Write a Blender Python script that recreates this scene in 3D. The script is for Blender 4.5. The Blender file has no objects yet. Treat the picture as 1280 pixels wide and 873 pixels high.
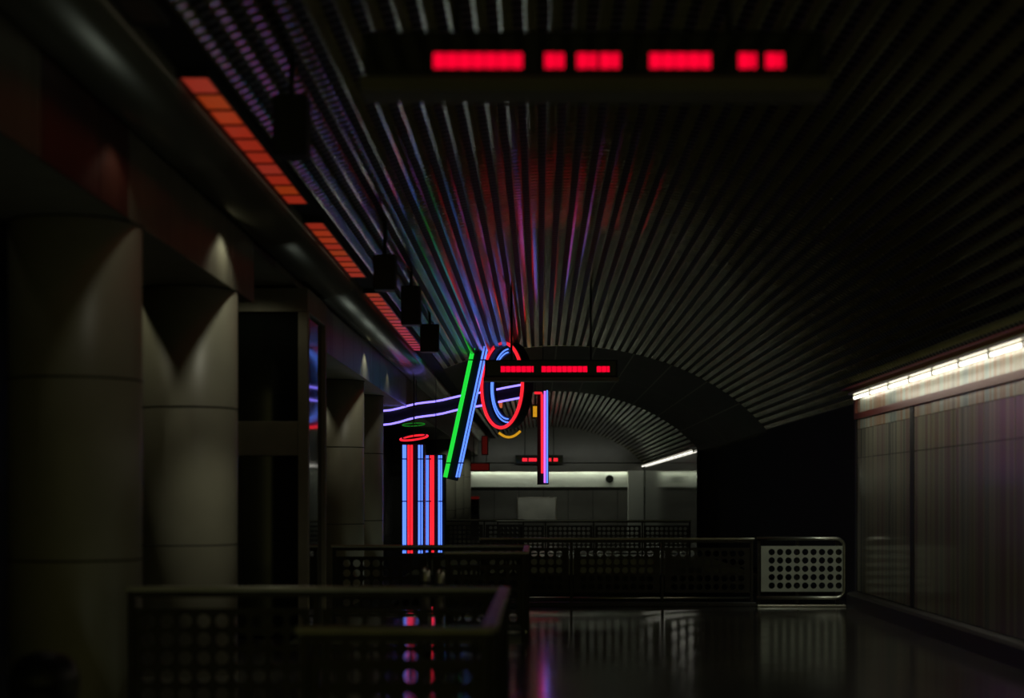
import bpy, bmesh, math, random
from mathutils import Vector, Matrix
random.seed(7)
sc = bpy.context.scene
C = sc.collection
PI = math.pi
EYE = 1.70
F = 2000.0            # focal length in pixels of the 1280 px wide frame

def P(px, py, d):
    """point seen at pixel (px,py) at distance d"""
    return Vector(((px-675)*d/F, d, EYE-(py-622)*d/F))

# ------------------------------------------------------------------ materials
def mat(name, base=(.5,.5,.5), rough=.5, metal=0., emit=None, strength=1., var=.0, vscale=3., stretch=(1,1,1), bump=0., spec=.5):
    m = bpy.data.materials.new(name); m.use_nodes = True
    nt = m.node_tree; b = nt.nodes['Principled BSDF']
    b.inputs['Base Color'].default_value = (*base,1)
    b.inputs['Roughness'].default_value = rough
    b.inputs['Metallic'].default_value = metal
    b.inputs['Specular IOR Level'].default_value = spec
    if emit:
        b.inputs['Emission Color'].default_value = (*emit,1)
        b.inputs['Emission Strength'].default_value = strength
    if var > 0 or bump > 0:
        tc = nt.nodes.new('ShaderNodeTexCoord')
        mp = nt.nodes.new('ShaderNodeMapping'); mp.inputs['Scale'].default_value = stretch
        no = nt.nodes.new('ShaderNodeTexNoise'); no.inputs['Scale'].default_value = vscale; no.inputs['Detail'].default_value = 4
        nt.links.new(tc.outputs['Object'], mp.inputs['Vector']); nt.links.new(mp.outputs['Vector'], no.inputs['Vector'])
        if var > 0:
            r = nt.nodes.new('ShaderNodeValToRGB')
            r.color_ramp.elements[0].position = .3; r.color_ramp.elements[1].position = .7
            r.color_ramp.elements[0].color = (*[c*(1-var) for c in base],1)
            r.color_ramp.elements[1].color = (*[min(1,c*(1+var)) for c in base],1)
            nt.links.new(no.outputs['Fac'], r.inputs['Fac']); nt.links.new(r.outputs['Color'], b.inputs['Base Color'])
        if bump > 0:
            bp = nt.nodes.new('ShaderNodeBump'); bp.inputs['Strength'].default_value = bump; bp.inputs['Distance'].default_value = .01
            nt.links.new(no.outputs['Fac'], bp.inputs['Height']); nt.links.new(bp.outputs['Normal'], b.inputs['Normal'])
    return m

def slat_mat(name, base, rough, metal, amp):
    """pressed metal slats: fine cross ribs every 16 cm along the hall"""
    m = mat(name, base, rough, metal, var=.15, vscale=1.5, spec=.22)
    nt = m.node_tree; b = nt.nodes['Principled BSDF']
    tc = nt.nodes.new('ShaderNodeTexCoord'); sp = nt.nodes.new('ShaderNodeSeparateXYZ')
    mu = nt.nodes.new('ShaderNodeMath'); mu.operation='MULTIPLY'; mu.inputs[1].default_value = 2*PI/.16
    si = nt.nodes.new('ShaderNodeMath'); si.operation='SINE'
    bp = nt.nodes.new('ShaderNodeBump'); bp.inputs['Strength'].default_value = 1.; bp.inputs['Distance'].default_value = amp
    nt.links.new(tc.outputs['Object'], sp.inputs['Vector']); nt.links.new(sp.outputs['Y'], mu.inputs[0])
    nt.links.new(mu.outputs[0], si.inputs[0]); nt.links.new(si.outputs[0], bp.inputs['Height'])
    nt.links.new(bp.outputs['Normal'], b.inputs['Normal'])
    return m

def tile_mat(name, base, grout, sx, sy, rough):
    m = mat(name, base, rough, spec=.6)
    nt = m.node_tree; b = nt.nodes['Principled BSDF']
    tc = nt.nodes.new('ShaderNodeTexCoord'); br = nt.nodes.new('ShaderNodeTexBrick')
    br.offset = 0.; br.inputs['Scale'].default_value = 1.
    br.inputs['Brick Width'].default_value = sx; br.inputs['Row Height'].default_value = sy
    br.inputs['Mortar Size'].default_value = .008
    br.inputs['Color1'].default_value = (*base,1); br.inputs['Color2'].default_value = (*[c*.6 for c in base],1)
    br.inputs['Mortar'].default_value = (*grout,1)
    nt.links.new(tc.outputs['Object'], br.inputs['Vector']); nt.links.new(br.outputs['Color'], b.inputs['Base Color'])
    no = nt.nodes.new('ShaderNodeTexNoise'); no.inputs['Scale'].default_value = 2.5
    mr = nt.nodes.new('ShaderNodeMapRange'); mr.inputs['To Min'].default_value = rough*.7; mr.inputs['To Max'].default_value = rough*1.4
    nt.links.new(tc.outputs['Object'], no.inputs['Vector']); nt.links.new(no.outputs['Fac'], mr.inputs['Value']); nt.links.new(mr.outputs[0], b.inputs['Roughness'])
    return m

M = dict(
 slat   = slat_mat('slat_metal', (.22,.21,.085), .10, .12, .0007),
 slatrib= slat_mat('ribbed_slat_metal', (.26,.26,.15), .12, .5, .003),
 slatbar= mat('slat_crossbar', (.07,.07,.045), .45, .2),
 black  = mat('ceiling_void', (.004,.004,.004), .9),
 smooth = mat('smooth_panel', (.03,.03,.021), .5, .0, var=.2, vscale=.6, spec=.12),
 joint  = mat('panel_joint', (.14,.14,.10), .5, .3),
 floor  = tile_mat('dark_polished_tile', (.085,.083,.068), (.03,.03,.025), 1.2, 1.2, .13),
 lower  = mat('platform_concrete', (.10,.10,.085), .6, var=.2),
 concrete = mat('column_tile', (.34,.33,.25), .42, var=.08, vscale=2.),
 seam   = mat('column_seam', (.03,.03,.025), .8),
 soffit = mat('soffit_plaster', (.22,.21,.15), .6, var=.1),
 fascia = mat('fascia_enamel', (.15,.145,.105), .34, .0, var=.18, vscale=1.2, stretch=(1,3,.05)),
 fasciar= mat('fascia_dark_red', (.06,.02,.014), .34, .0, var=.2, vscale=1.2, stretch=(1,3,.05)),
 cornice= mat('cornice_steel', (.20,.20,.17), .25, .4, var=.15, vscale=1., stretch=(1,.2,1)),
 dark   = mat('dark_paint', (.018,.017,.015), .6, var=.2),
 darkgl = mat('dark_glass', (.010,.012,.010), .06, spec=.7),
 bronze = mat('dark_bronze', (.035,.033,.027), .4, .7, var=.2, vscale=8),
 steel  = mat('brushed_steel', (.48,.48,.40), .3, .95, var=.12, vscale=3, stretch=(.3,6,6)),
 rail   = mat('worn_steel_rail', (.46,.46,.34), .38, .55, var=.15, vscale=4),
 plate  = mat('pale_steel_plate', (.46,.48,.38), .55, .25, var=.08, vscale=4),
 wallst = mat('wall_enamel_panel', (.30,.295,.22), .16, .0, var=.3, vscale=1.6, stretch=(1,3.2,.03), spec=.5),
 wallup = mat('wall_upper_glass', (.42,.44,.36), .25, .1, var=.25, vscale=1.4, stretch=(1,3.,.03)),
 maroon = mat('maroon_trim', (.16,.035,.018), .35, .2),
 kerb   = mat('kerb_granite', (.035,.033,.028), .45, var=.25, vscale=20),
 farwall= mat('far_wall_panel', (.13,.13,.11), .35, var=.15, vscale=.8),
 pale   = mat('pale_wall_band', (.52,.55,.47), .5, var=.06, vscale=.5),
 poster = mat('poster_board', (.42,.42,.36), .4, var=.18, vscale=1.2),
 blackbox = mat('black_metal_case', (.008,.008,.008), .55),
 rubber = mat('black_plastic', (.012,.012,.012), .45),
)
def emat(name, col, s): return mat(name, tuple(c*.3 for c in col), .3, emit=col, strength=s)
E = dict(
 red   = emat('neon_red', (1,.018,.03), 1.2),
 green = emat('neon_green', (.02,1,.06), .75),
 blue  = emat('neon_blue', (.10,.24,1), 1.5),
 violet= emat('neon_violet', (.24,.18,1), 2.2),
 pink  = emat('neon_lilac', (.62,.16,1), 1.2),
 yellow= emat('neon_yellow', (1,.48,.02), .6),
 orange= emat('neon_orange', (1,.20,.08), .5),
 led   = emat('led_red', (1,.0,.03), 1.02),
 ledfar= emat('led_red_far', (1,.01,.03), 1.3),
 white = emat('fluorescent_white', (1,.93,.78), 3.2),
 whitefar= emat('fluorescent_far', (1,.97,.86), 2.),
 bright= emat('fluorescent_bright', (.95,1,.86), 26.),
 dimred= emat('dim_red_sign', (.10,.006,.004), .35),
)
TILE = [emat('diffuser_%s'%n, c, s) for n,c,s in (('red',(1,.065,.025),.23),('orange',(1,.105,.016),.22),('rose',(1,.085,.045),.22),('amber',(1,.085,.018),.25))]
TILEOFF = mat('unlit_diffuser', (.05,.02,.012), .4)

def streak_hues(m, stops, scale, stretch):
    """vertical stripes of several hues in the base colour"""
    nt=m.node_tree; b=nt.nodes['Principled BSDF']
    tc=nt.nodes.new('ShaderNodeTexCoord'); mp=nt.nodes.new('ShaderNodeMapping'); mp.inputs['Scale'].default_value=stretch
    no=nt.nodes.new('ShaderNodeTexNoise'); no.inputs['Scale'].default_value=scale; no.inputs['Detail'].default_value=5
    r=nt.nodes.new('ShaderNodeValToRGB'); e=r.color_ramp.elements
    while len(e)<len(stops): e.new(.5)
    for k,(p,c) in enumerate(stops): e[k].position=p; e[k].color=(*c,1)
    nt.links.new(tc.outputs['Object'],mp.inputs['Vector']); nt.links.new(mp.outputs['Vector'],no.inputs['Vector'])
    nt.links.new(no.outputs['Fac'],r.inputs['Fac']); nt.links.new(r.outputs['Color'],b.inputs['Base Color'])
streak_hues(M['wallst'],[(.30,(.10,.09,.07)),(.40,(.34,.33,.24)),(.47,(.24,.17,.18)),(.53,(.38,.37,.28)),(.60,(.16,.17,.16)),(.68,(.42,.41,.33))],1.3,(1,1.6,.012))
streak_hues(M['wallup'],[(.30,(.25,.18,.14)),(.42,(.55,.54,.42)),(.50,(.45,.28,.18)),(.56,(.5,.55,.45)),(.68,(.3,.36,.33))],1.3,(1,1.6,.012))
# ------------------------------------------------------------------ mesh helpers
def box(bm, x0,x1,y0,y1,z0,z1, bev=0.):
    r = bmesh.ops.create_cube(bm, size=1)
    vs = r['verts']
    for v in vs:
        v.co = Vector(((x0+x1)/2+v.co.x*(x1-x0), (y0+y1)/2+v.co.y*(y1-y0), (z0+z1)/2+v.co.z*(z1-z0)))
    if bev > 0:
        es = list({e for v in vs for e in v.link_edges})
        bmesh.ops.bevel(bm, geom=es, offset=bev, segments=2, affect='EDGES', profile=.5)
def tube(bm, pts, r, n=10, closed=False):
    pts = [Vector(p) for p in pts]; rings = []; N = len(pts)
    up0 = None
    for i,p in enumerate(pts):
        a = pts[(i-1)%N] if (closed or i>0) else p
        b = pts[(i+1)%N] if (closed or i<N-1) else p
        t = (b-a).normalized()
        if up0 is None:
            up0 = Vector((0,0,1)) if abs(t.z)<.9 else Vector((1,0,0))
        u = (up0 - t*up0.dot(t)).normalized(); w = t.cross(u); up0 = u
        rings.append([bm.verts.new(p + u*r*math.cos(2*PI*k/n) + w*r*math.sin(2*PI*k/n)) for k in range(n)])
    for i in range(N if closed else N-1):
        A,B = rings[i], rings[(i+1)%N]
        for k in range(n):
            f = bm.faces.new((A[k],A[(k+1)%n],B[(k+1)%n],B[k])); f.smooth = True
    if not closed:
        bm.faces.new(rings[0][::-1]); bm.faces.new(rings[-1])
def prism_y(bm, prof, y0, y1, smooth=False):
    """extrude a closed (x,z) profile along y"""
    a = [bm.verts.new((x,y0,z)) for x,z in prof]; b = [bm.verts.new((x,y1,z)) for x,z in prof]
    n = len(prof)
    for k in range(n):
        f = bm.faces.new((a[k],a[(k+1)%n],b[(k+1)%n],b[k])); f.smooth = smooth
    bm.faces.new(a[::-1]); bm.faces.new(b)
def lathe(bm, prof, cx, cy, n=40, smooth=True):
    rings=[]
    for r,z in prof:
        rings.append([bm.verts.new((cx+r*math.cos(2*PI*k/n), cy+r*math.sin(2*PI*k/n), z)) for k in range(n)])
    for A,B in zip(rings, rings[1:]):
        for k in range(n):
            f = bm.faces.new((A[k],A[(k+1)%n],B[(k+1)%n],B[k])); f.smooth = smooth
    bm.faces.new(rings[0][::-1]); bm.faces.new(rings[-1])
def obj(name, bm, m, parent=None, mats=None):
    me = bpy.data.meshes.new(name)
    bmesh.ops.recalc_face_normals(bm, faces=bm.faces)
    bm.to_mesh(me); bm.free()
    for mm in (mats or [m]): me.materials.append(mm)
    o = bpy.data.objects.new(name, me); C.objects.link(o)
    if parent is not None:
        o.parent = parent
        o.matrix_parent_inverse = Matrix.Translation(-Vector(parent.location))
    return o
def struct(name, bm, m, mats=None):
    o = obj(name, bm, m, None, mats); o['kind'] = 'structure'; return o
def thing(name, label, cat, loc=(0,0,0), group=None):
    o = bpy.data.objects.new(name, None); C.objects.link(o); o.empty_display_size=.1
    o.location = loc; o['label']=label; o['category']=cat
    if group: o['group']=group
    return o
def tag(o, label, cat, group=None):
    o['label']=label; o['category']=cat
    if group: o['group']=group
    return o
NB = bmesh.new
def origin(o, p):
    """move a mesh object's origin to p without moving its shape"""
    p = Vector(p); o.data.transform(Matrix.Translation(-p)); o.location = p; return o

# ------------------------------------------------------------------ vault
XC, VA, VB, H0 = .5, 5.2, 3.79, -.47
def vh(x): return EYE + H0 + VB*math.sqrt(max(.0, 1-((x-XC)/VA)**2))
# walk along the arc from the red strip to the right wall
arc=[]; x=-2.14; s=0.
while x < 4.98:
    arc.append((s,x,vh(x))); dx=.004; s += math.hypot(dx, vh(x+dx)-vh(x)); x += dx
L = arc[-1][0]
def at(s):
    i = min(len(arc)-2, max(0, int(s/L*(len(arc)-1))))
    while i>0 and arc[i][0]>s: i-=1
    while i<len(arc)-2 and arc[i+1][0]<s: i+=1
    a,b = arc[i],arc[i+1]; t=(s-a[0])/(b[0]-a[0])
    x=a[1]+(b[1]-a[1])*t; z=a[2]+(b[2]-a[2])*t
    tx,tz=(b[1]-a[1]),(b[2]-a[2]); l=math.hypot(tx,tz)
    return x,z,tx/l,tz/l
PITCH=.172; SW=.098
def slats(name, y0, y1, i0=0, i1=999, m=None):
    bm=NB(); n=int(L/PITCH)
    for i in range(i0,min(i1,n+1)):
        x,z,tx,tz = at(min(L-.001,(i+.5)*L/(n+1)))
        nx,nz = -tz,tx           # up out of the room
        w=SW/2
        prof=[(x-tx*w+nx*.03, z-tz*w+nz*.03),(x-tx*w,z-tz*w),(x-tx*w*.5-nx*.004,z-tz*w*.5-nz*.004),(x+tx*w*.5-nx*.004,z+tz*w*.5-nz*.004),(x+tx*w,z+tz*w),(x+tx*w+nx*.03,z+tz*w+nz*.03)]
        prism_y(bm, prof, y0, y1)
    return struct(name, bm, m or M['slat'])
def arcsheet(bm, y0, y1, off, n=48, s0=0., s1=None, thick=.01):
    s1 = L-.002 if s1 is None else s1
    a=[]
    for i in range(n+1):
        x,z,tx,tz=at(s0+(s1-s0)*i/n); a.append((x-tz*off,z+tx*off,-tz,tx))
    for i in range(n):
        p,q=a[i],a[i+1]
        vs=[bm.verts.new((p[0],y0,p[1])),bm.verts.new((q[0],y0,q[1])),bm.verts.new((q[0],y1,q[1])),bm.verts.new((p[0],y1,p[1]))]
        f=bm.faces.new(vs); f.smooth=True
def ceiling_void(name,y0,y1):
    bm=NB(); arcsheet(bm,y0,y1,.10); return struct(name,bm,M['black'])
def crossbars(name,y0,y1,step,w):
    bm=NB(); y=y0
    while y<y1:
        arcsheet(bm,y,y+w,.034,n=24); y+=step
    return struct(name,bm,M['slatbar'])
YA,YB,YE = 35.,50.,76.
slats('ceiling',-2.,YA,4); slats('ceiling_edge_slats',-2.,YA,0,4,M['slatrib']); slats('ceiling_rear',YB,YE)
ceiling_void('ceiling_void',-2.,YA+1); ceiling_void('ceiling_rear_void',YB-1,YE)
crossbars('ceiling_crossbar',-2.,YA,.16,.075); crossbars('ceiling_rear_crossbar',YB,YE,.32,.14)
bm=NB(); arcsheet(bm,YA,YB,.0)
struct('ceiling_smooth_panels',bm,M['smooth'])
bm=NB()
for k in range(1,9):
    s0=L*k/9; arcsheet(bm,YA,YB,-.004,n=1,s0=s0-.018,s1=s0+.018)
for y in (YA+7.5,YB-.1): arcsheet(bm,y,y+.06,-.006)
struct('trim_ceiling_joint',bm,M['joint'])
# end of the vault bay: short lintels closing the step above the slats
# ------------------------------------------------------------------ left side: cornice, fascia, soffit
ZS=EYE+2.0; ZF=EYE+2.66; XF=-2.93
bm=NB()
prof=[]
for k in range(13):
    t=k/12; a=PI*t
    prof.append((-2.65-.28*math.cos(a), ZF+.06*t-.10*math.sin(a)))
prof += [(-2.37,ZF+.35),(-2.93,ZF+.35)]
prism_y(bm,prof,-2.,YE,smooth=True)
o=struct('trim_cornice',bm,M['cornice'])
bm=NB(); box(bm,-2.40,-2.12,-2.,YE,EYE+2.80,EYE+3.0); struct('trim_light_trough',bm,M['black'])
bm=NB()
for (a,b,zz) in ((-2.,16.4,ZS),(16.4,19.25,EYE+2.56),(19.25,21.1,EYE+2.56),(21.1,YE,ZS)): box(bm,-3.87,XF-.02,a,b,zz,ZF+.1)
struct('trim_beam',bm,M['soffit'])
bm=NB(); bm2=NB()
seg=[(-2.,9.4,0),(9.4,11.4,1),(11.4,16.4,0),(16.4,17.7,1),(17.7,19.2,0),(21.1,22.6,1),(22.6,28.0,0),(28.,29.4,1),(29.4,35.,0),(35.,36.5,1),(36.5,44,0),(44,45.5,1),(45.5,YE,0)]
for a,b,r in seg:
    y=a
    while y<b-.01:
        e=min(b,y+1.25); box(bm2 if r else bm, XF-.02,XF,y+.006,e-.006,(EYE+2.55 if 16.3<y<21 else ZS-.01),ZF); y=e
struct('trim_fascia_pale',bm,M['fascia']); struct('trim_fascia_red',bm2,M['fasciar'])
bm=NB(); box(bm,-7.,-3.87,-2.,YE,ZF+.05,ZF+.2); struct('ceiling_left_aisle',bm,M['dark'])
bm=NB(); box(bm,-7.2,-7.,-2.,YE,-6.2,ZF+.2); struct('wall_left',bm,M['dark'])

# red light panels in the slot
def light_panel(y0,y1,n,label,lit=True):
    t=thing('ceiling_light',label,'ceiling light',(-2.265,(y0+y1)/2,EYE+2.75),'glowing red light panels in the ceiling slot')
    f=NB()
    for k in range(n+1):
        y=y0+(y1-y0)*k/n; box(f,-2.37,-2.16,y-.02,y+.02,EYE+2.745,EYE+2.80)
    box(f,-2.375,-2.355,y0,y1,EYE+2.742,EYE+2.80); box(f,-2.175,-2.155,y0,y1,EYE+2.742,EYE+2.80)
    obj('frame',f,M['rubber'],t)
    for k in range(n):
        a=y0+(y1-y0)*k/n+.02; b=y0+(y1-y0)*(k+1)/n-.02
        d=NB(); box(d,-2.355,-2.175,a,b,EYE+2.752,EYE+2.79,.004)
        obj('diffuser',d,random.choice(TILE) if lit else TILEOFF,t)
    return t
light_panel(4.9,9.3,9,'unlit dark panel strip in the ceiling slot, nearest of the row',False)
light_panel(10.45,15.0,10,'nearest glowing strip of red and orange square panels in the ceiling slot')
light_panel(16.0,20.0,9,'second glowing red panel strip from the camera, beyond the first dark gap')
light_panel(21.5,30.0,18,'farthest, longest glowing red panel strip in the ceiling slot')

# ------------------------------------------------------------------ floors, openings
bm=NB()
def slab(x0,x1,y0,y1): box(bm,x0,x1,y0,y1,-.45,0.)
XO=-2.95
slab(-7,5.1,-2,7.75); slab(-7,XO,7.75,11.3); slab(-.25,5.1,7.75,11.3); slab(-7,5.1,11.3,18.5)
slab(-7,XO,18.5,21.2); slab(-.17,5.1,18.5,21.2); slab(-7,5.1,21.2,24.85)
slab(-7,XO,24.85,44.4); slab(4.8,5.1,24.85,44.4); slab(-7,5.1,44.4,76.2)
struct('floor',bm,M['floor'])
bm=NB(); box(bm,-7,5.1,-2,76,-6.2,-6.); struct('floor_platform',bm,M['lower'])
# ------------------------------------------------------------------ right wall
XW=4.9
Z1=EYE+1.56; ZB=EYE+1.29; ZL=EYE+1.22
# near lit wall  (y -2 .. 24.6)
bm=NB(); box(bm,XW+.02,XW+.25,-2,24.7,0,EYE+1.75); struct('wall_right',bm,M['dark'])
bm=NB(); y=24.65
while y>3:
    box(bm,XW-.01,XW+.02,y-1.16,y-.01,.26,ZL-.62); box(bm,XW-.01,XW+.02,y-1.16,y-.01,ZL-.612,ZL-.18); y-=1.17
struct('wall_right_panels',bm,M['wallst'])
bm=NB(); y=24.65
while y>3:
    box(bm,XW-.01,XW+.02,y-1.16,y-.01,ZL-.172,ZL-.02); y-=1.17
struct('wall_right_top_row',bm,M['wallup'])
bm=NB(); y=24.65
while y>3:
    box(bm,XW-.012,XW+.02,y-1.165,y-.005,ZB,Z1+.02); y-=1.17
struct('wall_right_band',bm,M['wallup'])
bm=NB(); box(bm,XW-.05,XW+.02,3,24.72,ZL-.02,ZB); box(bm,XW-.05,XW+.02,24.62,24.74,ZB,Z1+.12); box(bm,XW-.24,XW+.02,3,24.74,Z1+.08,Z1+.11)
struct('trim_maroon',bm,M['maroon'])
bm=NB(); box(bm,XW-.02,XW+.02,20.9,21.12,.26,ZL-.02); box(bm,XW-.03,XW+.2,24.66,24.76,0,ZL); struct('trim_wall_joint',bm,M['dark'])
bm=NB(); prism_y(bm,[(XW-.16,0),(XW-.16,.20),(XW-.13,.235),(XW+.02,.25),(XW+.02,0)],-2,24.75); struct('baseboard_right',bm,M['kerb'])
# unlit stretch: its shade is put into the near-black colour
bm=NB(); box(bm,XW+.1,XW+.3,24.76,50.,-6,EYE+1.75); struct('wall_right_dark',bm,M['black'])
# far lit stretch
bm=NB(); box(bm,XW,XW+.25,50.,76.,-6.2,EYE+1.75); struct('wall_right_far',bm,mat('far_glazed_tile',(.10,.11,.09),.10,.2,var=.2,vscale=1.2,stretch=(1,2.5,.05),spec=.8))
def cove(name,label,y0,y1,z,n,xw,mt,rt=.024):
    t=thing(name,label,'strip light',(xw-.08,(y0+y1)/2,z))
    h=NB(); box(h,xw-.18,xw-.02,y0,y1,z+.045,z+.075); obj('housing',h,M['steel'],t)
    step=(y1-y0)/n
    for k in range(n):
        b=NB(); tube(b,[(xw-.09,y0+step*k+.06,z),(xw-.09,y0+step*(k+1)-.06,z)],rt,10); obj('lamp_tube',b,mt,t)
    for k in range(n+1):
        b=NB(); yy=y0+step*k; box(b,xw-.11,xw-.07,yy-.04 if k else yy,yy+.04 if k<n else yy,z-.03,z+.05); obj('lamp_holder',b,M['steel'],t)
cove('cove_light','long row of white fluorescent tubes along the top of the near right wall',6.,24.5,Z1-.04,15,XW,E['white'])
cove('cove_light','far row of white fluorescent tubes high on the right wall past the dark stretch',50.2,75.4,EYE+1.45,14,XW,E['whitefar'],.018)

# ------------------------------------------------------------------ end wall
bm=NB(); box(bm,-7.2,5.3,YE,YE+.3,-6.2,5.6); struct('wall_end',bm,M['farwall'])
bm=NB(); box(bm,-3.6,4.86,YE-.04,YE,2.19,3.3); struct('wall_end_band',bm,M['pale'])
bm=NB(); box(bm,-7,4.86,YE-.5,YE-.38,2.90,3.35); box(bm,-7,4.86,YE-.5,YE,3.30,3.40); struct('trim_end_lintel',bm,M['farwall'])
bm=NB(); box(bm,-3.6,4.86,YE-.10,YE,2.10,2.19); struct('trim_end_ledge',bm,M['bronze'])
bm=NB()
for k in range(7): box(bm,-3.35+1.17*k,-3.33+1.17*k,YE-.012,YE,0,2.1)
struct('trim_end_joint',bm,M['seam'])
t=thing('cove_light','white strip light tucked above the pale band on the far end wall','strip light',(0.6,YE-.2,3.05))
b=NB(); box(b,-3.4,4.2,YE-.28,YE-.12,3.055,3.08); obj('housing',b,M['steel'],t)
for k in range(6):
    b=NB(); tube(b,[(-3.4+1.27*k+.04,YE-.2,3.03),(-3.4+1.27*(k+1)-.04,YE-.2,3.03)],.022,8); obj('lamp_tube',b,E['bright'],t)
bm=NB(); box(bm,4.14,4.86,YE-1.0,YE-.5,0,2.95); tag(obj('pillar',bm,M['pale']),'pale square pillar in the far right corner by the lit band','pillar')
# poster
p0=P(646,622,YE-.05); p1=P(696,652,YE-.05)
t=thing('notice_board','pale rectangular notice board on the far end wall under the lit band','notice board',((p0.x+p1.x)/2,YE-.03,p1.z))
b=NB(); box(b,p0.x,p1.x,YE-.06,YE,p1.z,p0.z,.01); obj('frame',b,M['steel'],t)
b=NB(); box(b,p0.x+.06,p1.x-.06,YE-.075,YE-.055,p1.z+.06,p0.z-.06); obj('sheet',b,M['poster'],t)
# clock on the band
c=P(762,599,YE-.1)
t=thing('wall_clock','small round dark clock on the pale lit band of the end wall','clock',(c.x,YE-.05,c.z))
def disc(bm,cx,cy,cz,r,th,n=28):
    a=[bm.verts.new((cx+r*math.cos(2*PI*k/n),cy-th,cz+r*math.sin(2*PI*k/n))) for k in range(n)]
    b=[bm.verts.new((cx+r*math.cos(2*PI*k/n),cy,cz+r*math.sin(2*PI*k/n))) for k in range(n)]
    for k in range(n): bm.faces.new((a[k],a[(k+1)%n],b[(k+1)%n],b[k]))
    bm.faces.new(a); bm.faces.new(b[::-1])
b=NB(); disc(b,c.x,YE-.04,c.z,.19,.06); obj('case',b,M['bronze'],t)
b=NB(); disc(b,c.x,YE-.10,c.z,.15,.01); obj('dial',b,M['darkgl'],t)
# ticket machine with red header at far left of the end wall
c=P(593,648,72.)
t=thing('ticket_machine','dark upright machine with a red lit top edge by the far end wall','ticket machine',(c.x,72.,0))
b=NB(); box(b,c.x-.22,c.x+.22,71.7,72.3,0,1.62,.03); obj('cabinet',b,M['dark'],t)
b=NB(); box(b,c.x-.17,c.x+.17,71.66,71.7,.95,1.35,.008); obj('screen',b,M['darkgl'],t)
b=NB(); box(b,c.x-.23,c.x+.23,71.64,71.72,1.62,1.74,.01); obj('header_light',b,E['dimred'],t)
# dim red square sign above
def redsign(px0,px1,py0,py1,d,label):
    a=P(px0,py0,d); b_=P(px1,py1,d)
    t=thing('hanging_sign',label,'sign',((a.x+b_.x)/2,d,b_.z))
    b=NB(); box(b,a.x-.04,b_.x+.04,d,d+.15,b_.z-.04,a.z+.04,.01); obj('case',b,M['blackbox'],t)
    b=NB(); box(b,a.x,b_.x,d-.01,d+.005,b_.z,a.z); obj('face',b,E['dimred'],t)
    zt=vh((a.x+b_.x)/2)
    for xx in (a.x+.1,b_.x-.1):
        b=NB(); tube(b,[(xx,d+.08,a.z),(xx,d+.08,vh(xx)+.05)],.015,6); obj('hanger',b,M['blackbox'],t)
redsign(589,611,580,588,66.,'small dim red lit sign left of the far display, above the pale band')
redsign(603,609,546,568,64.,'narrow upright dim red sign hanging below the neon ring')

# ------------------------------------------------------------------ columns
def column(cx,cy,label,r=.475,ztop=ZS):
    t=thing('column',label,'column',(cx,cy,0),'round tiled columns along the left side')
    k=r*100/47.5
    zs=[0,.98-.0,1.24+.0]
    b=NB(); lathe(b,[(r,0.),(r,ztop)],cx,cy,48); obj('shaft',b,M['concrete'],t)
    for z in (EYE-.455,EYE+.855):
        b=NB(); lathe(b,[(r+.0015,z-.007),(r+.0015,z+.007)],cx,cy,48); obj('seam',b,M['seam'],t)
    b=NB(); lathe(b,[(r+.012,ztop-.012),(r+.012,ztop)],cx,cy,48); obj('collar',b,M['seam'],t)
column(-3.41,11.75,'nearest round column, huge and dark at the left edge of the photo')
column(-3.41,15.5,'second round column, beside the nearest one, with the V shaped shadow')
column(-3.50,27.5,'round column just right of the lift tower')
column(-3.56,31.5,'round column half hidden behind the one right of the lift tower')
for y,l in ((56.,'far round column seen just left of the slanted neon'),(62.,'far round column, second last of the row, below the neon'),(68.,'farthest round column beside the pale band of the end wall')):
    column(-3.41+.0,y,l)

# ------------------------------------------------------------------ lift tower
def lift():
    x0,x1,y0,y1=-4.5,-2.80,19.3,21.0
    t=thing('lift_tower','dark lift tower with glass doors between the second and third columns','lift',((x0+x1)/2,(y0+y1)/2,0))
    zt=EYE+2.53
    b=NB(); box(b,x0,x1,y0,y1,EYE+2.24,zt,.01); obj('head_beam',b,M['soffit'],t)
    for (xx,yy) in ((x1-.12,y0),(x1-.12,y1-.14),(x0,y0),(x0,y1-.14)):
        b=NB(); box(b,xx,xx+.12,yy,yy+.14,0,EYE+2.24,.008); obj('post',b,M['soffit'],t)
    b=NB(); box(b,x0+.12,x1-.12,y0+.02,y1-.02,EYE+.50,EYE+.92,.01); obj('transom',b,M['soffit'],t)
    b=NB(); box(b,x0+.12,x1-.12,y0+.06,y0+.09,EYE+.92,EYE+2.24); obj('upper_glass',b,M['darkgl'],t)
    b=NB(); box(b,x1-.08,x1-.05,y0+.14,y1-.14,0.05,EYE+2.24); obj('side_glass',b,M['darkgl'],t)
    b=NB(); box(b,x0+.12,x0+.16,y0+.14,y1-.14,0,EYE+2.24); obj('rear_panel',b,M['dark'],t)
    b=NB(); box(b,x0+.12,x1-.12,y1-.1,y1-.06,0,EYE+2.24); obj('back_panel',b,M['dark'],t)
    w=(x1-x0-.24)/2
    for k in range(2):
        b=NB(); box(b,x0+.12+w*k+.006,x0+.12+w*(k+1)-.006,y0+.05,y0+.08,0.02,EYE+.50)
        d=obj('door',b,M['darkgl'],t)
        b=NB(); xx=x0+.12+w*(1-.06) if k==0 else x0+.12+w*1.03
        box(b,xx,xx+.03,y0+.03,y0+.05,0.02,EYE+.5); q=obj('door_stile',b,M['bronze'],d)
lift()

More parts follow.
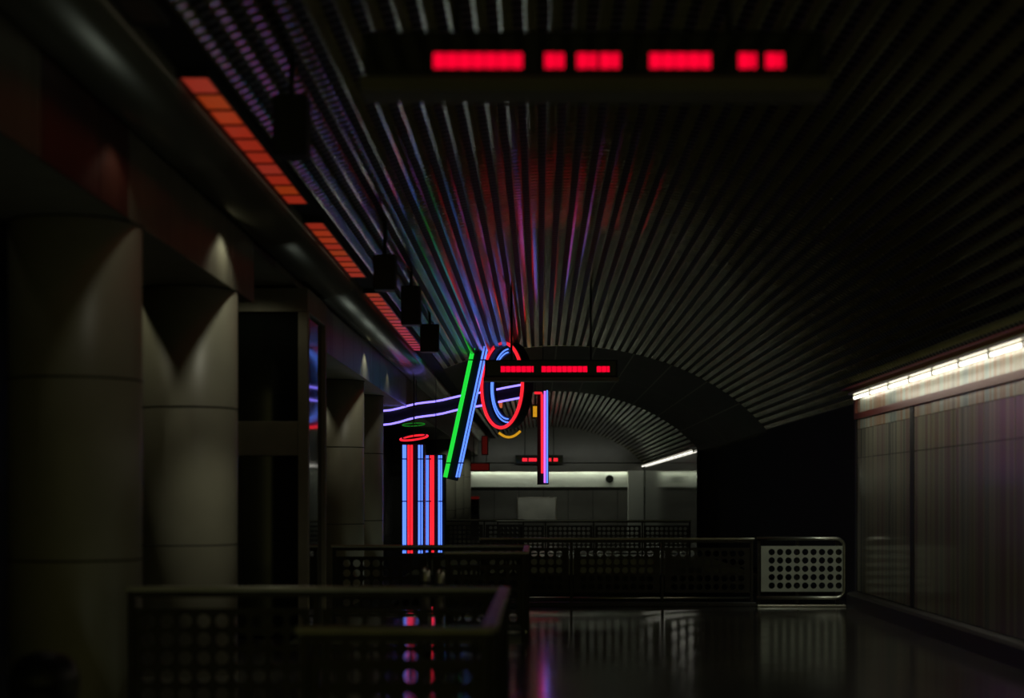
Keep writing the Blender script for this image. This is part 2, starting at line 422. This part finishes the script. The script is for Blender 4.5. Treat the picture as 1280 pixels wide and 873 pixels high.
# ------------------------------------------------------------------ railings
PI_=.13; HR=.05
def holes(bm, nx, nz, mL, mR, mB, mT, th):
    """perforated plate in local x,z plane; thickness th along y; returns size"""
    W=nx*PI_+mL+mR; H=nz*PI_+mB+mT; n=16
    def sq(k):
        a=2*PI*k/n+PI/4; c,s_=math.cos(a),math.sin(a); m=max(abs(c),abs(s_)); return c/m*PI_/2, s_/m*PI_/2
    for y,fl in ((0,0),(th,1)):
        for i in range(nx):
            for j in range(nz):
                cx=mL+(i+.5)*PI_; cz=mB+(j+.5)*PI_
                o=[bm.verts.new((cx+sq(k)[0],y,cz+sq(k)[1])) for k in range(n)]
                q=[bm.verts.new((cx+HR*math.cos(2*PI*k/n+PI/4),y,cz+HR*math.sin(2*PI*k/n+PI/4))) for k in range(n)]
                for k in range(n): bm.faces.new((o[k],o[(k+1)%n],q[(k+1)%n],q[k]))
        for (a,b,c,d) in ((0,mL,0,H),(W-mR,W,0,H),(mL,W-mR,0,mB),(mL,W-mR,H-mT,H)):
            if b-a>1e-4 and d-c>1e-4: bm.faces.new([bm.verts.new(v) for v in ((a,y,c),(b,y,c),(b,y,d),(a,y,d))])
    for i in range(nx):
        for j in range(nz):
            cx=mL+(i+.5)*PI_; cz=mB+(j+.5)*PI_
            for k in range(n):
                a,b=2*PI*k/n+PI/4,2*PI*(k+1)/n+PI/4
                p=[(cx+HR*math.cos(a),0,cz+HR*math.sin(a)),(cx+HR*math.cos(b),0,cz+HR*math.sin(b)),(cx+HR*math.cos(b),th,cz+HR*math.sin(b)),(cx+HR*math.cos(a),th,cz+HR*math.sin(a))]
                bm.faces.new([bm.verts.new(v) for v in p])
    for (a,b) in (((0,0),(W,0)),((W,0),(W,H)),((W,H),(0,H)),((0,H),(0,0))):
        bm.faces.new([bm.verts.new(v) for v in ((a[0],0,a[1]),(b[0],0,b[1]),(b[0],th,b[1]),(a[0],th,a[1]))])
    bmesh.ops.remove_doubles(bm, verts=bm.verts, dist=1e-5)
    return W,H
def rail_run(t,p,q,top=1.07,m=None,mt=None,post_every=1.3,panels=True,first=.05,lowbar=True):
    """one straight run of railing from p to q (x,y)"""
    m=m or M['bronze']; mt=mt or M['steel']
    p=Vector((*p,0)); q=Vector((*q,0)); d=(q-p); Ln=d.length; d.normalize(); ang=math.atan2(d.y,d.x)
    R=Matrix.Translation(p)@Matrix.Rotation(ang,4,'Z')
    def add(name,bm_,mm):
        bm_.transform(R); return obj(name,bm_,mm,t)
    b=NB(); box(b,-.02,Ln+.02,-.04,.04,top-.035,top,.012); add('top_rail',b,M['rail'])
    b=NB(); box(b,0,Ln,-.02,.02,top-.075,top-.03); add('under_rail',b,m)
    if lowbar:
        b=NB(); tube(b,[(0,0,.13),(Ln,0,.13)],.02,8); add('bottom_rail',b,mt)
    n=max(1,round(Ln/post_every)); st=Ln/n
    for k in range(n+1):
        b=NB(); x=min(max(st*k,.025),Ln-.025); box(b,x-.022,x+.022,-.03,.03,0,top-.03,.004); add('post',b,m)
    if panels:
        for k in range(n):
            W=st-.08; nx=int((W-.04)/PI_); mm=(W-nx*PI_)/2
            b=NB(); w,h=holes(b,nx,5,mm,mm,.025,.025,.012); b.transform(Matrix.Translation((st*k+.04,-.006,.215))); add('perforated_panel',b,m)
G='perforated railings around the floor openings'
t=thing('guard_rail','nearest dark perforated railing, corner shaped, around the closest stair opening','railing',(-1.6,9.5,0),G)
rail_run(t,(XO+.04,11.3),(-.25,11.3)); rail_run(t,(-.25,11.22),(-.25,7.86),panels=True); rail_run(t,(-.25,7.78),(-1.17,7.78),post_every=.9)
t=thing('guard_rail','second dark railing, corner shaped, around the stair opening below the upright neon bars','railing',(-1.6,20,0),G)
rail_run(t,(XO+.2,21.2),(-.17,21.2)); rail_run(t,(-.17,21.12),(-.17,18.66)); rail_run(t,(-.17,18.58),(-1.1,18.58),post_every=.9)
t=thing('guard_rail','long dark railing across the hall in front of the big opening','railing',(1.2,24.9,0),G)
rail_run(t,(-.93,24.9),(3.32,24.9),post_every=1.43)
b=NB(); box(b,-.93,3.36,24.84,24.96,0,.07,.01); obj('kerb',b,M['kerb'],t)
# steel end section with rounded frame
t=thing('guard_rail','round cornered end railing with a bright pale perforated plate beside the right wall','railing',(4.0,24.85,0),G)
X0,X1,Zt,Zb=3.36,4.72,1.06,.14; r=.13
pts=[(X0,24.82,Zb)]
for cx,cz,a0 in ((X1-r,Zb+r,-90),(X1-r,Zt-r,0)):
    for k in range(7):
        a=math.radians(a0+15*k); pts.append((cx+r*math.cos(a),24.82,cz+r*math.sin(a)))
pts.append((X0,24.82,Zt))
b=NB(); tube(b,pts,.028,10); obj('frame',b,M['steel'],t)
b=NB(); w,h=holes(b,9,5,.10,.03,.03,.03,.014); b.transform(Matrix.Translation((3.43,24.82,.235))); obj('perforated_panel',b,M['plate'],t)
for xx in (3.40,4.0,4.62):
    b=NB(); box(b,xx-.025,xx+.025,24.85,24.90,0,1.04,.004); obj('post',b,M['bronze'],t)
b=NB(); box(b,3.36,4.74,24.76,24.94,0,.035,.01); obj('base_plate',b,M['steel'],t)
t=thing('guard_rail','far railing beyond the big opening, right of centre','railing',(1.6,44.6,0),G)
rail_run(t,(-1.2,44.6),(4.2,44.6),post_every=1.35)
t=thing('guard_rail','far railing on the left, between the upright neon bars and centre','railing',(-1.6,46,0),G)
rail_run(t,(-2.75,46.),(-.45,46.),post_every=1.15)

# two short steel posts beyond the nearest railing
for px,dd,lab,w in ((532,16.6,'short dark steel post with one bright side, beyond the nearest railing, left of the pair',.055),(550,16.2,'short pale steel post with a blue glint on top, right of the pair',.05)):
    c=P(px,730,dd)
    t=thing('bollard',lab,'bollard',(c.x,dd,0),'two short steel posts by the stair head')
    b=NB(); lathe(b,[(w,0.),(w,.86),(w*.9,.93),(w*.55,.965),(w*.1,.975)],c.x,dd,20); obj('shaft',b,M['steel'],t)
    b=NB(); lathe(b,[(w+.005,.80),(w+.005,.83)],c.x,dd,20); obj('band',b,M['bronze'],t)
    b=NB(); lathe(b,[(w*1.7,0.),(w*1.7,.02)],c.x,dd,20); obj('base',b,M['bronze'],t)

# bin bottom left
bx,by=-2.48,8.0
t=thing('litter_bin','black litter bin with domed lid at the bottom left corner','bin',(bx,by,0))
b=NB(); lathe(b,[(.15,0.),(.16,.02),(.165,.72),(.17,.74)],bx,by,32); obj('body',b,M['rubber'],t)
b=NB(); lathe(b,[(.172,.735),(.172,.80),(.15,.86),(.11,.905),(.05,.925),(.01,.93)],bx,by,32); obj('lid',b,M['rubber'],t)

# ------------------------------------------------------------------ hanging black boxes (spotlights/speakers)
def hangbox(px0,px1,py0,py1,d,label):
    a=P(px0,py0,d); c=P(px1,py1,d)
    x=(a.x+c.x)/2
    t=thing('hanging_speaker',label,'speaker',(x,d,c.z),'black boxes hanging beside the red light strip')
    b=NB(); box(b,a.x,c.x,d,d+.24,c.z,a.z,.012); obj('cabinet',b,M['blackbox'],t)
    b=NB(); box(b,a.x+.02,c.x-.02,d-.008,d+.004,c.z+.02,a.z-.02); obj('grille',b,M['rubber'],t)
    b=NB(); tube(b,[(x,d+.12,a.z-.01),(x,d+.12,vh(x)+.06)],.02,8); obj('bracket',b,M['blackbox'],t)
hangbox(340,383,117,193,10.8,'nearest and largest black box hanging below the left edge of the slat ceiling')
hangbox(466,494,318,362,17.3,'second black box hanging beside the red strip, between the nearest and the close pair')
hangbox(501,525,357,406,21.,'third black box hanging by the red strip, lit by a thin edge')
hangbox(525,548,405,440,25.5,'farthest black box hanging by the end of the red strip')

# ------------------------------------------------------------------ LED signs
def led_sign(x0,x1,z0,z1,y,words,zt0,zt1,mt,label,lip=0.,rows=7):
    t=thing('led_sign',label,'LED sign',((x0+x1)/2,y,z0),'hanging message displays')
    b=NB(); box(b,x0,x1,y,y+.2,z0,z1,.01); obj('case',b,M['blackbox'],t)
    b=NB(); box(b,x0+.03,x1-.03,y-.006,y+.004,z0+.03,z1-.02); obj('window',b,M['darkgl'],t)
    if lip:
        b=NB(); box(b,x0-.02,x1+.02,y-.03,y+.22,z0-lip,z0,.006); obj('bottom_lip',b,M['soffit'],t)
    pz=(zt1-zt0)/rows
    for (a,c) in words:
        b=NB(); n=max(2,round((c-a)/pz))
        for i in range(n):
            if n>7 and i%6==5: 
                rr=(1,3,5)
            else: rr=range(rows)
            for j in rr:
                cx=a+(i+.5)*(c-a)/n; cz=zt0+(j+.5)*pz; h=pz*.48
                box(b,cx-h,cx+h,y-.011,y-.0065,cz-h,cz+h)
        obj('lit_word',b,mt,t)
    for xx in (x0+.2*(x1-x0),x1-.2*(x1-x0)):
        b=NB(); tube(b,[(xx,y+.1,z1-.01),(xx,y+.1,vh(xx)+.06)],.018,8); obj('hanger',b,M['blackbox'],t)
d=7.6; s_=d/F
led_sign((455-675)*s_,(1030-675)*s_,EYE+(622-97)*s_,EYE+(622-38)*s_,d,[((a-675)*s_,(b_-675)*s_) for a,b_ in ((542,653),(681,705),(721,746),(750,774),(812,888),(923,945),(957,979))],EYE+(622-86)*s_,EYE+(622-67)*s_,E['led'],'large black hanging display with red lit words, nearest at the top of the photo',.07)
d=25.; s_=d/F
led_sign((606-675)*s_,(772-675)*s_,EYE+(622-472)*s_,EYE+(622-450)*s_,d,[((a-675)*s_,(b_-675)*s_) for a,b_ in ((626,667),(677,734),(746,762))],EYE+(622-465.5)*s_,EYE+(622-458)*s_,E['led'],'black hanging display with red words in front of the neon ring',.06)
d=75.2; s_=d/F
led_sign((644-675)*s_,(704-675)*s_,EYE+(622-580)*s_,EYE+(622-569)*s_,d,[((a-675)*s_,(b_-675)*s_) for a,b_ in ((653,659),(661,671),(673,682),(684,689),(692,697))],EYE+(622-577)*s_,EYE+(622-573)*s_,E['ledfar'],'smallest red lettered display, far off before the end wall',0)

# ------------------------------------------------------------------ neon sculptures
DN=34.
def hang(t,x,y,z):
    zt = vh(x)+.05 if x>-2.1 else EYE+2.7
    b=NB(); tube(b,[(x,y,z),(x,y,zt)],.008,6); obj('hanger',b,M['blackbox'],t)
def bar_between(bm,p,q,w,dep):
    """box beam between p and q, width w across (in xz), depth dep along y (from y to y+dep)"""
    p,q=Vector(p),Vector(q); a=(q-p).normalized(); u=Vector((a.z,0,-a.x))
    c=[]
    for e in (p,q):
        for sx in (-1,1):
            for yy in (0,dep): c.append(bm.verts.new(e+u*sx*w/2+Vector((0,yy,0))))
    for f in ((0,1,3,2),(4,6,7,5),(0,4,5,1),(2,3,7,6),(0,2,6,4),(1,5,7,3)): bm.faces.new([c[i] for i in f])
def ntube(t,pts,r,m):
    b=NB(); tube(b,pts,r,10); return obj('neon_tube',b,m,t)
def clips(t,d,px0,px1,ys,sl=0.):
    for py in ys:
        a=P(px0,py-.7,d-.05); c_=P(px1,py+.7,d-.05)
        b=NB(); box(b,a.x,c_.x,d-.05,d+.06,c_.z,a.z); obj('tube_clip',b,M['blackbox'],t)
# slanted bar
t=thing('neon_sculpture','slanted hanging bar with a green neon tube left and blue tubes right','neon sculpture',P(566,600,DN))
a,b_=P(600,430,DN),P(564.5,600,DN)
b=NB(); bar_between(b,a+Vector((0,.06,0)),b_+Vector((0,.06,0)),.24,.3); obj('housing',b,M['blackbox'],t)
ntube(t,[P(592,433,DN),P(556.5,597,DN)],.045,E['green'])
for k in (0,4): ntube(t,[P(605.5+k,433,DN),P(570.5+k*.8,597,DN)],.020,E['blue'])
for py in (450,579):
    u=(py-433)/164
    clips(t,DN,592-35.5*u-2.6,592-35.5*u+2.6,(py,)); clips(t,DN,605.5-35*u-1.5,605.5-35*u+5.5,(py,))
hang(t,a.x-.1,DN+.2,a.z-.1)
# ring
c=P(629,482,DN); R=.90
ax=Vector((math.sin(math.radians(60)),math.cos(math.radians(60)),0)); ux=Vector((ax.y,-ax.x,0)); uz=Vector((0,0,1))
def ringpts(off,rr,a0=0,a1=360,n=64,cc=None):
    cc=cc or c
    return [cc+ax*off+(ux*math.cos(math.radians(a0+(a1-a0)*k/n))+uz*math.sin(math.radians(a0+(a1-a0)*k/n)))*rr for k in range(n if a1-a0==360 else n+1)]
t=thing('neon_sculpture','big hanging black hoop edged with a red neon ring and blue arcs inside','neon sculpture',c-Vector((0,0,R)))
b=NB()
A=[[b.verts.new(p) for p in ringpts(o_,rr)] for o_,rr in ((.0,R+.03),(.20,R+.03),(.20,R-.22),(.16,R-.22),(.16,R-.04),(.0,R-.04))]
for i in range(6):
    p,q=A[i],A[(i+1)%6]
    for k in range(64): b.faces.new((p[k],p[(k+1)%64],q[(k+1)%64],q[k]))
obj('hoop',b,M['blackbox'],t)
b=NB(); tube(b,ringpts(-.04,R),.034,10,closed=True); obj('neon_ring',b,E['red'],t)
for off,rr in ((.13,R-.12),(.13,R-.19)):
    ntube(t,ringpts(off,rr,92,268,40),.016,E['blue'])
hang(t,c.x+ax.x*.10,c.y+ax.y*.10,c.z+R)
# pair of violet lines
DV=DN+1.1
t=thing('neon_sculpture','pair of long thin violet neon lines running behind the ring to the left','neon sculpture',P(565,525,DV))
for ya,yb in ((514,481),(531.5,497)):
    n=16; pts=[]
    for k in range(n+1):
        u=k/n; px=477+(653-477)*u; py=ya+(yb-ya)*u+1.2*math.sin(u*6*PI)*(1-u)
        pts.append(P(px,py,DV))
    ntube(t,pts,.022,E['violet'])
b=NB(); bar_between(b,P(477,523,DV)+Vector((0,.05,0)),P(653,489,DV)+Vector((0,.05,0)),.20,.12); obj('housing',b,M['blackbox'],t)
p=P(520,510,DV); hang(t,p.x,DV+.1,p.z); p=P(655,488,DV); hang(t,p.x,DV+.1,p.z)
# upright bar bundles
def bundle(label,x0,x1,y0,y1,tubes,d):
    t=thing('neon_sculpture',label,'neon sculpture',P((x0+x1)/2,y1,d))
    a=P(x0,y0,d); c_=P(x1,y1,d)
    b=NB(); box(b,a.x,c_.x,d+.05,d+.55,c_.z,a.z,.01); obj('housing',b,M['blackbox'],t)
    for px,r,m in tubes: ntube(t,[P(px,y0+1.5,d),P(px,y1-1,d)],r,m)
    for (q0,q1) in ((x0+1,x0+7.5),(x1-8,x1-.5)): clips(t,d,q0,q1,(574,627))
    hang(t,(a.x+c_.x)/2,d+.3,a.z-.02)
bundle('taller upright black neon box with blue, red and blue tubes, left of the pair',501,530,555,693,[(504.5,.024,E['blue']),(507,.014,E['blue']),(510.8,.026,E['red']),(514.5,.026,E['red']),(524,.024,E['blue']),(527.5,.015,E['blue'])],DN)
bundle('shorter upright black neon box with blue, red and blue tubes, right of the pair',531.5,556,568,692,[(532.6,.016,E['blue']),(535,.014,E['blue']),(538.8,.026,E['red']),(541.5,.02,E['red']),(549,.024,E['blue']),(551.8,.014,E['blue'])],DN+.7)
# red flat loop over the bundle
DL=DN+.2
t=thing('neon_sculpture','small flat red neon loop hanging over the upright neon bars','neon sculpture',P(517,549,DL))
c2=P(517.5,547.5,DL)
def loop(cc,rx,ry,tilt,n=32):
    return [cc+Vector((rx*math.cos(2*PI*k/n),ry*math.sin(2*PI*k/n),tilt*math.cos(2*PI*k/n)+.055*math.sin(2*PI*k/n)*1.0)) for k in range(n)]
b=NB(); tube(b,loop(c2,.29,.25,.035),.022,10,closed=True); obj('neon_ring',b,E['red'],t)
b=NB(); tube(b,[v+Vector((0,0,.03)) for v in loop(c2,.25,.21,.035)],.012,8,closed=True); obj('frame_ring',b,M['blackbox'],t)
b=NB(); tube(b,[c2+Vector((-.27,0,0)),c2+Vector((0,.05,.35)),c2+Vector((.27,0,.03))],.008,6); obj('hanger',b,M['blackbox'],t)
hang(t,c2.x,c2.y+.05,c2.z+.34)
# faint green loop above it
t=thing('neon_sculpture','faint small green neon loop just under the violet lines','neon sculpture',P(516,531,DV+4))
c3=P(517,531,DV+4)
b=NB(); tube(b,[c3+Vector((.27*math.cos(2*PI*k/28),.22*math.sin(2*PI*k/28),.012*math.cos(2*PI*k/28)+.045*math.sin(2*PI*k/28))) for k in range(28)],.012,8,closed=True); obj('neon_ring',b,emat('neon_green_dim',(.02,.5,.03),.30),t)
hang(t,c3.x,c3.y,c3.z)
# right upright bar
D5=DN-1.
t=thing('neon_sculpture','single upright black bar with red and lilac neon tubes, right of the ring','neon sculpture',P(679,606,D5))
a=P(671.5,490,D5); c_=P(686,606,D5)
b=NB(); box(b,a.x,c_.x,D5+.05,D5+.3,c_.z,a.z,.01); obj('housing',b,M['blackbox'],t)
ntube(t,[P(668,491.5,D5),P(676.5,491.5,D5),P(677.5,494,D5),P(677.8,592,D5)],.026,E['red'])
ntube(t,[P(681,489,D5),P(681,604,D5)],.022,E['pink']); ntube(t,[P(684,488,D5),P(684,604,D5)],.016,E['blue'])
hang(t,(a.x+c_.x)/2,D5+.2,a.z-.02)
# yellow ones further away
DY=42.
t=thing('neon_sculpture','yellow neon arc like a smile below the ring','neon sculpture',P(638,547,DY))
pts=[]
for k in range(15):
    u=k/14; px=623.5+27*u; py=541-2*u+27*u*(1-u)
    pts.append(P(px,py,DY))
ntube(t,pts,.032,E['yellow'])
b=NB(); tube(b,[v+Vector((0,.05,.0)) for v in pts],.045,8); obj('housing',b,M['blackbox'],t)
p=pts[7]; hang(t,p.x,DY+.05,p.z)
t=thing('neon_sculpture','short upright yellow neon block between the ring and the right bar','neon sculpture',P(669,523,DY))
b=NB(); a=P(666,507,DY); c_=P(672,522,DY); box(b,a.x-.03,c_.x+.03,DY+.03,DY+.2,c_.z-.03,a.z+.03,.01); obj('housing',b,M['blackbox'],t)
for px in (667,668.7,670.4): ntube(t,[P(px,508,DY),P(px,521.5,DY)],.016,E['yellow'])
hang(t,(a.x+c_.x)/2,DY+.1,a.z)
t=thing('neon_sculpture','short pinkish orange neon piece seen through the ring','neon sculpture',P(626,508,DY+2))
for px in (625,627): ntube(t,[P(px,500,DY+2),P(px-.5,510,DY+2)],.03,E['orange'])
b=NB(); a=P(623,499,DY+2); c_=P(629,511,DY+2); box(b,a.x,c_.x,DY+2.04,DY+2.2,c_.z,a.z,.01); obj('housing',b,M['blackbox'],t)
hang(t,(a.x+c_.x)/2,DY+2.1,a.z)

# ------------------------------------------------------------------ lights
def area(name,loc,size,sizey,power,col,rot=(0,0,0)):
    l=bpy.data.lights.new(name,'AREA'); l.shape='RECTANGLE'; l.size=size; l.size_y=sizey; l.energy=power; l.color=col
    o=bpy.data.objects.new(name,l); C.objects.link(o); o.location=loc; o.rotation_euler=rot; return o
def point(name,loc,power,col,r=.05):
    l=bpy.data.lights.new(name,'POINT'); l.energy=power; l.color=col; l.shadow_soft_size=r
    o=bpy.data.objects.new(name,l); C.objects.link(o); o.location=loc; return o
def spot(name,loc,target,power,col,angle,blend=.5,r=.05):
    l=bpy.data.lights.new(name,'SPOT'); l.energy=power; l.color=col; l.shadow_soft_size=r; l.spot_size=math.radians(angle); l.spot_blend=blend
    o=bpy.data.objects.new(name,l); C.objects.link(o); o.location=loc
    o.rotation_euler=(Vector(target)-Vector(loc)).to_track_quat('-Z','Y').to_euler(); return o
WARM=(1,.95,.70); COOL=(.88,1,.88)
# platform lighting below, through the openings
for y,pw in ((9.5,4),(20,4),(28,9),(32,9),(36,9),(40,9),(43.5,9)):
    area('platform_lamp',(-2.2,y,-3.2),1.2,.25,pw,COOL,(PI,0,0))
# downlights beside the beam, washing the columns
for yc,p_ in ((11.75,2.4),(15.5,12),(27.5,14),(31.5,4)):
    spot('column_spot',(-2.68,yc-.8,EYE+2.5),(-2.72,yc-.7,0),p_,(1,.98,.78),130,.3,.05)
    spot('column_spot',(-4.12,yc-.8,EYE+2.5),(-4.08,yc-.7,0),p_*(.06 if yc<12 else .6),(1,.94,.66),130,.3,.05)
spot('lift_fill',(-3.4,18.55,EYE+2.5),(-3.5,19.1,EYE),3.5,(1,.95,.68),140,.5,.05)  # added spot, no fixture there: brightens the lift front
spot('base_fill',(-1.3,12.6,EYE+2.6),(-3.35,15.5,.35),95,(1,.97,.75),32,1.,.06)  # made-up spot that lifts the lower part of the second column
for yc in (56.,62.,68.):
    spot('column_spot',(-2.2,yc-2.,EYE+2.4),(-3.2,yc,.8),45,(.95,1,.82),70,.5,.05)  # fill spots added to brighten the far columns, no fixtures
area('end_fill',(.6,73.2,3.9),7.,.15,18,(.97,1,.88),(math.radians(52),0,0))  # unseen area light added so the end wall panels come out brighter
# free-floating strip added to brighten the near right wall, no slot there
l=area('wall_fill',(4.25,15.2,EYE+1.5),.08,18.,27,(1,.97,.78),(0,0,0)); l.rotation_euler=(0,-math.radians(38),0)
# spot added to brighten the end railing plate, without a fixture
spot('rail_fill',(4.1,22.6,EYE+2.1),(4.1,24.85,.55),46,COOL,34,.6)
w=bpy.data.worlds.new('ambient_fill'); sc.world=w; w.use_nodes=True  # olive ambient fill added through the open end behind the camera
w.node_tree.nodes['Background'].inputs[0].default_value=(.8,.76,.28,1); w.node_tree.nodes['Background'].inputs[1].default_value=.12

# ------------------------------------------------------------------ camera
cam=bpy.data.cameras.new('camera'); co=bpy.data.objects.new('camera',cam); C.objects.link(co); sc.camera=co
co.location=(0,0,EYE); co.rotation_euler=(PI/2,0,0)
cam.sensor_width=36; cam.lens=F/1280*36
cam.shift_x=-35/1280; cam.shift_y=185.5/1280
cam.clip_end=300; cam.clip_start=.05
cam.dof.use_dof=True; cam.dof.focus_distance=34.; cam.dof.aperture_fstop=1.0; cam.dof.aperture_blades=0
vs=sc.view_settings; vs.view_transform='Standard'; vs.look='None'; vs.exposure=0.; vs.gamma=1.; vs.use_curve_mapping=False
cy=sc.cycles; cy.max_bounces=8; cy.glossy_bounces=5; cy.diffuse_bounces=3; cy.use_denoising=True; cy.caustics_reflective=True; cy.sample_clamp_indirect=4.
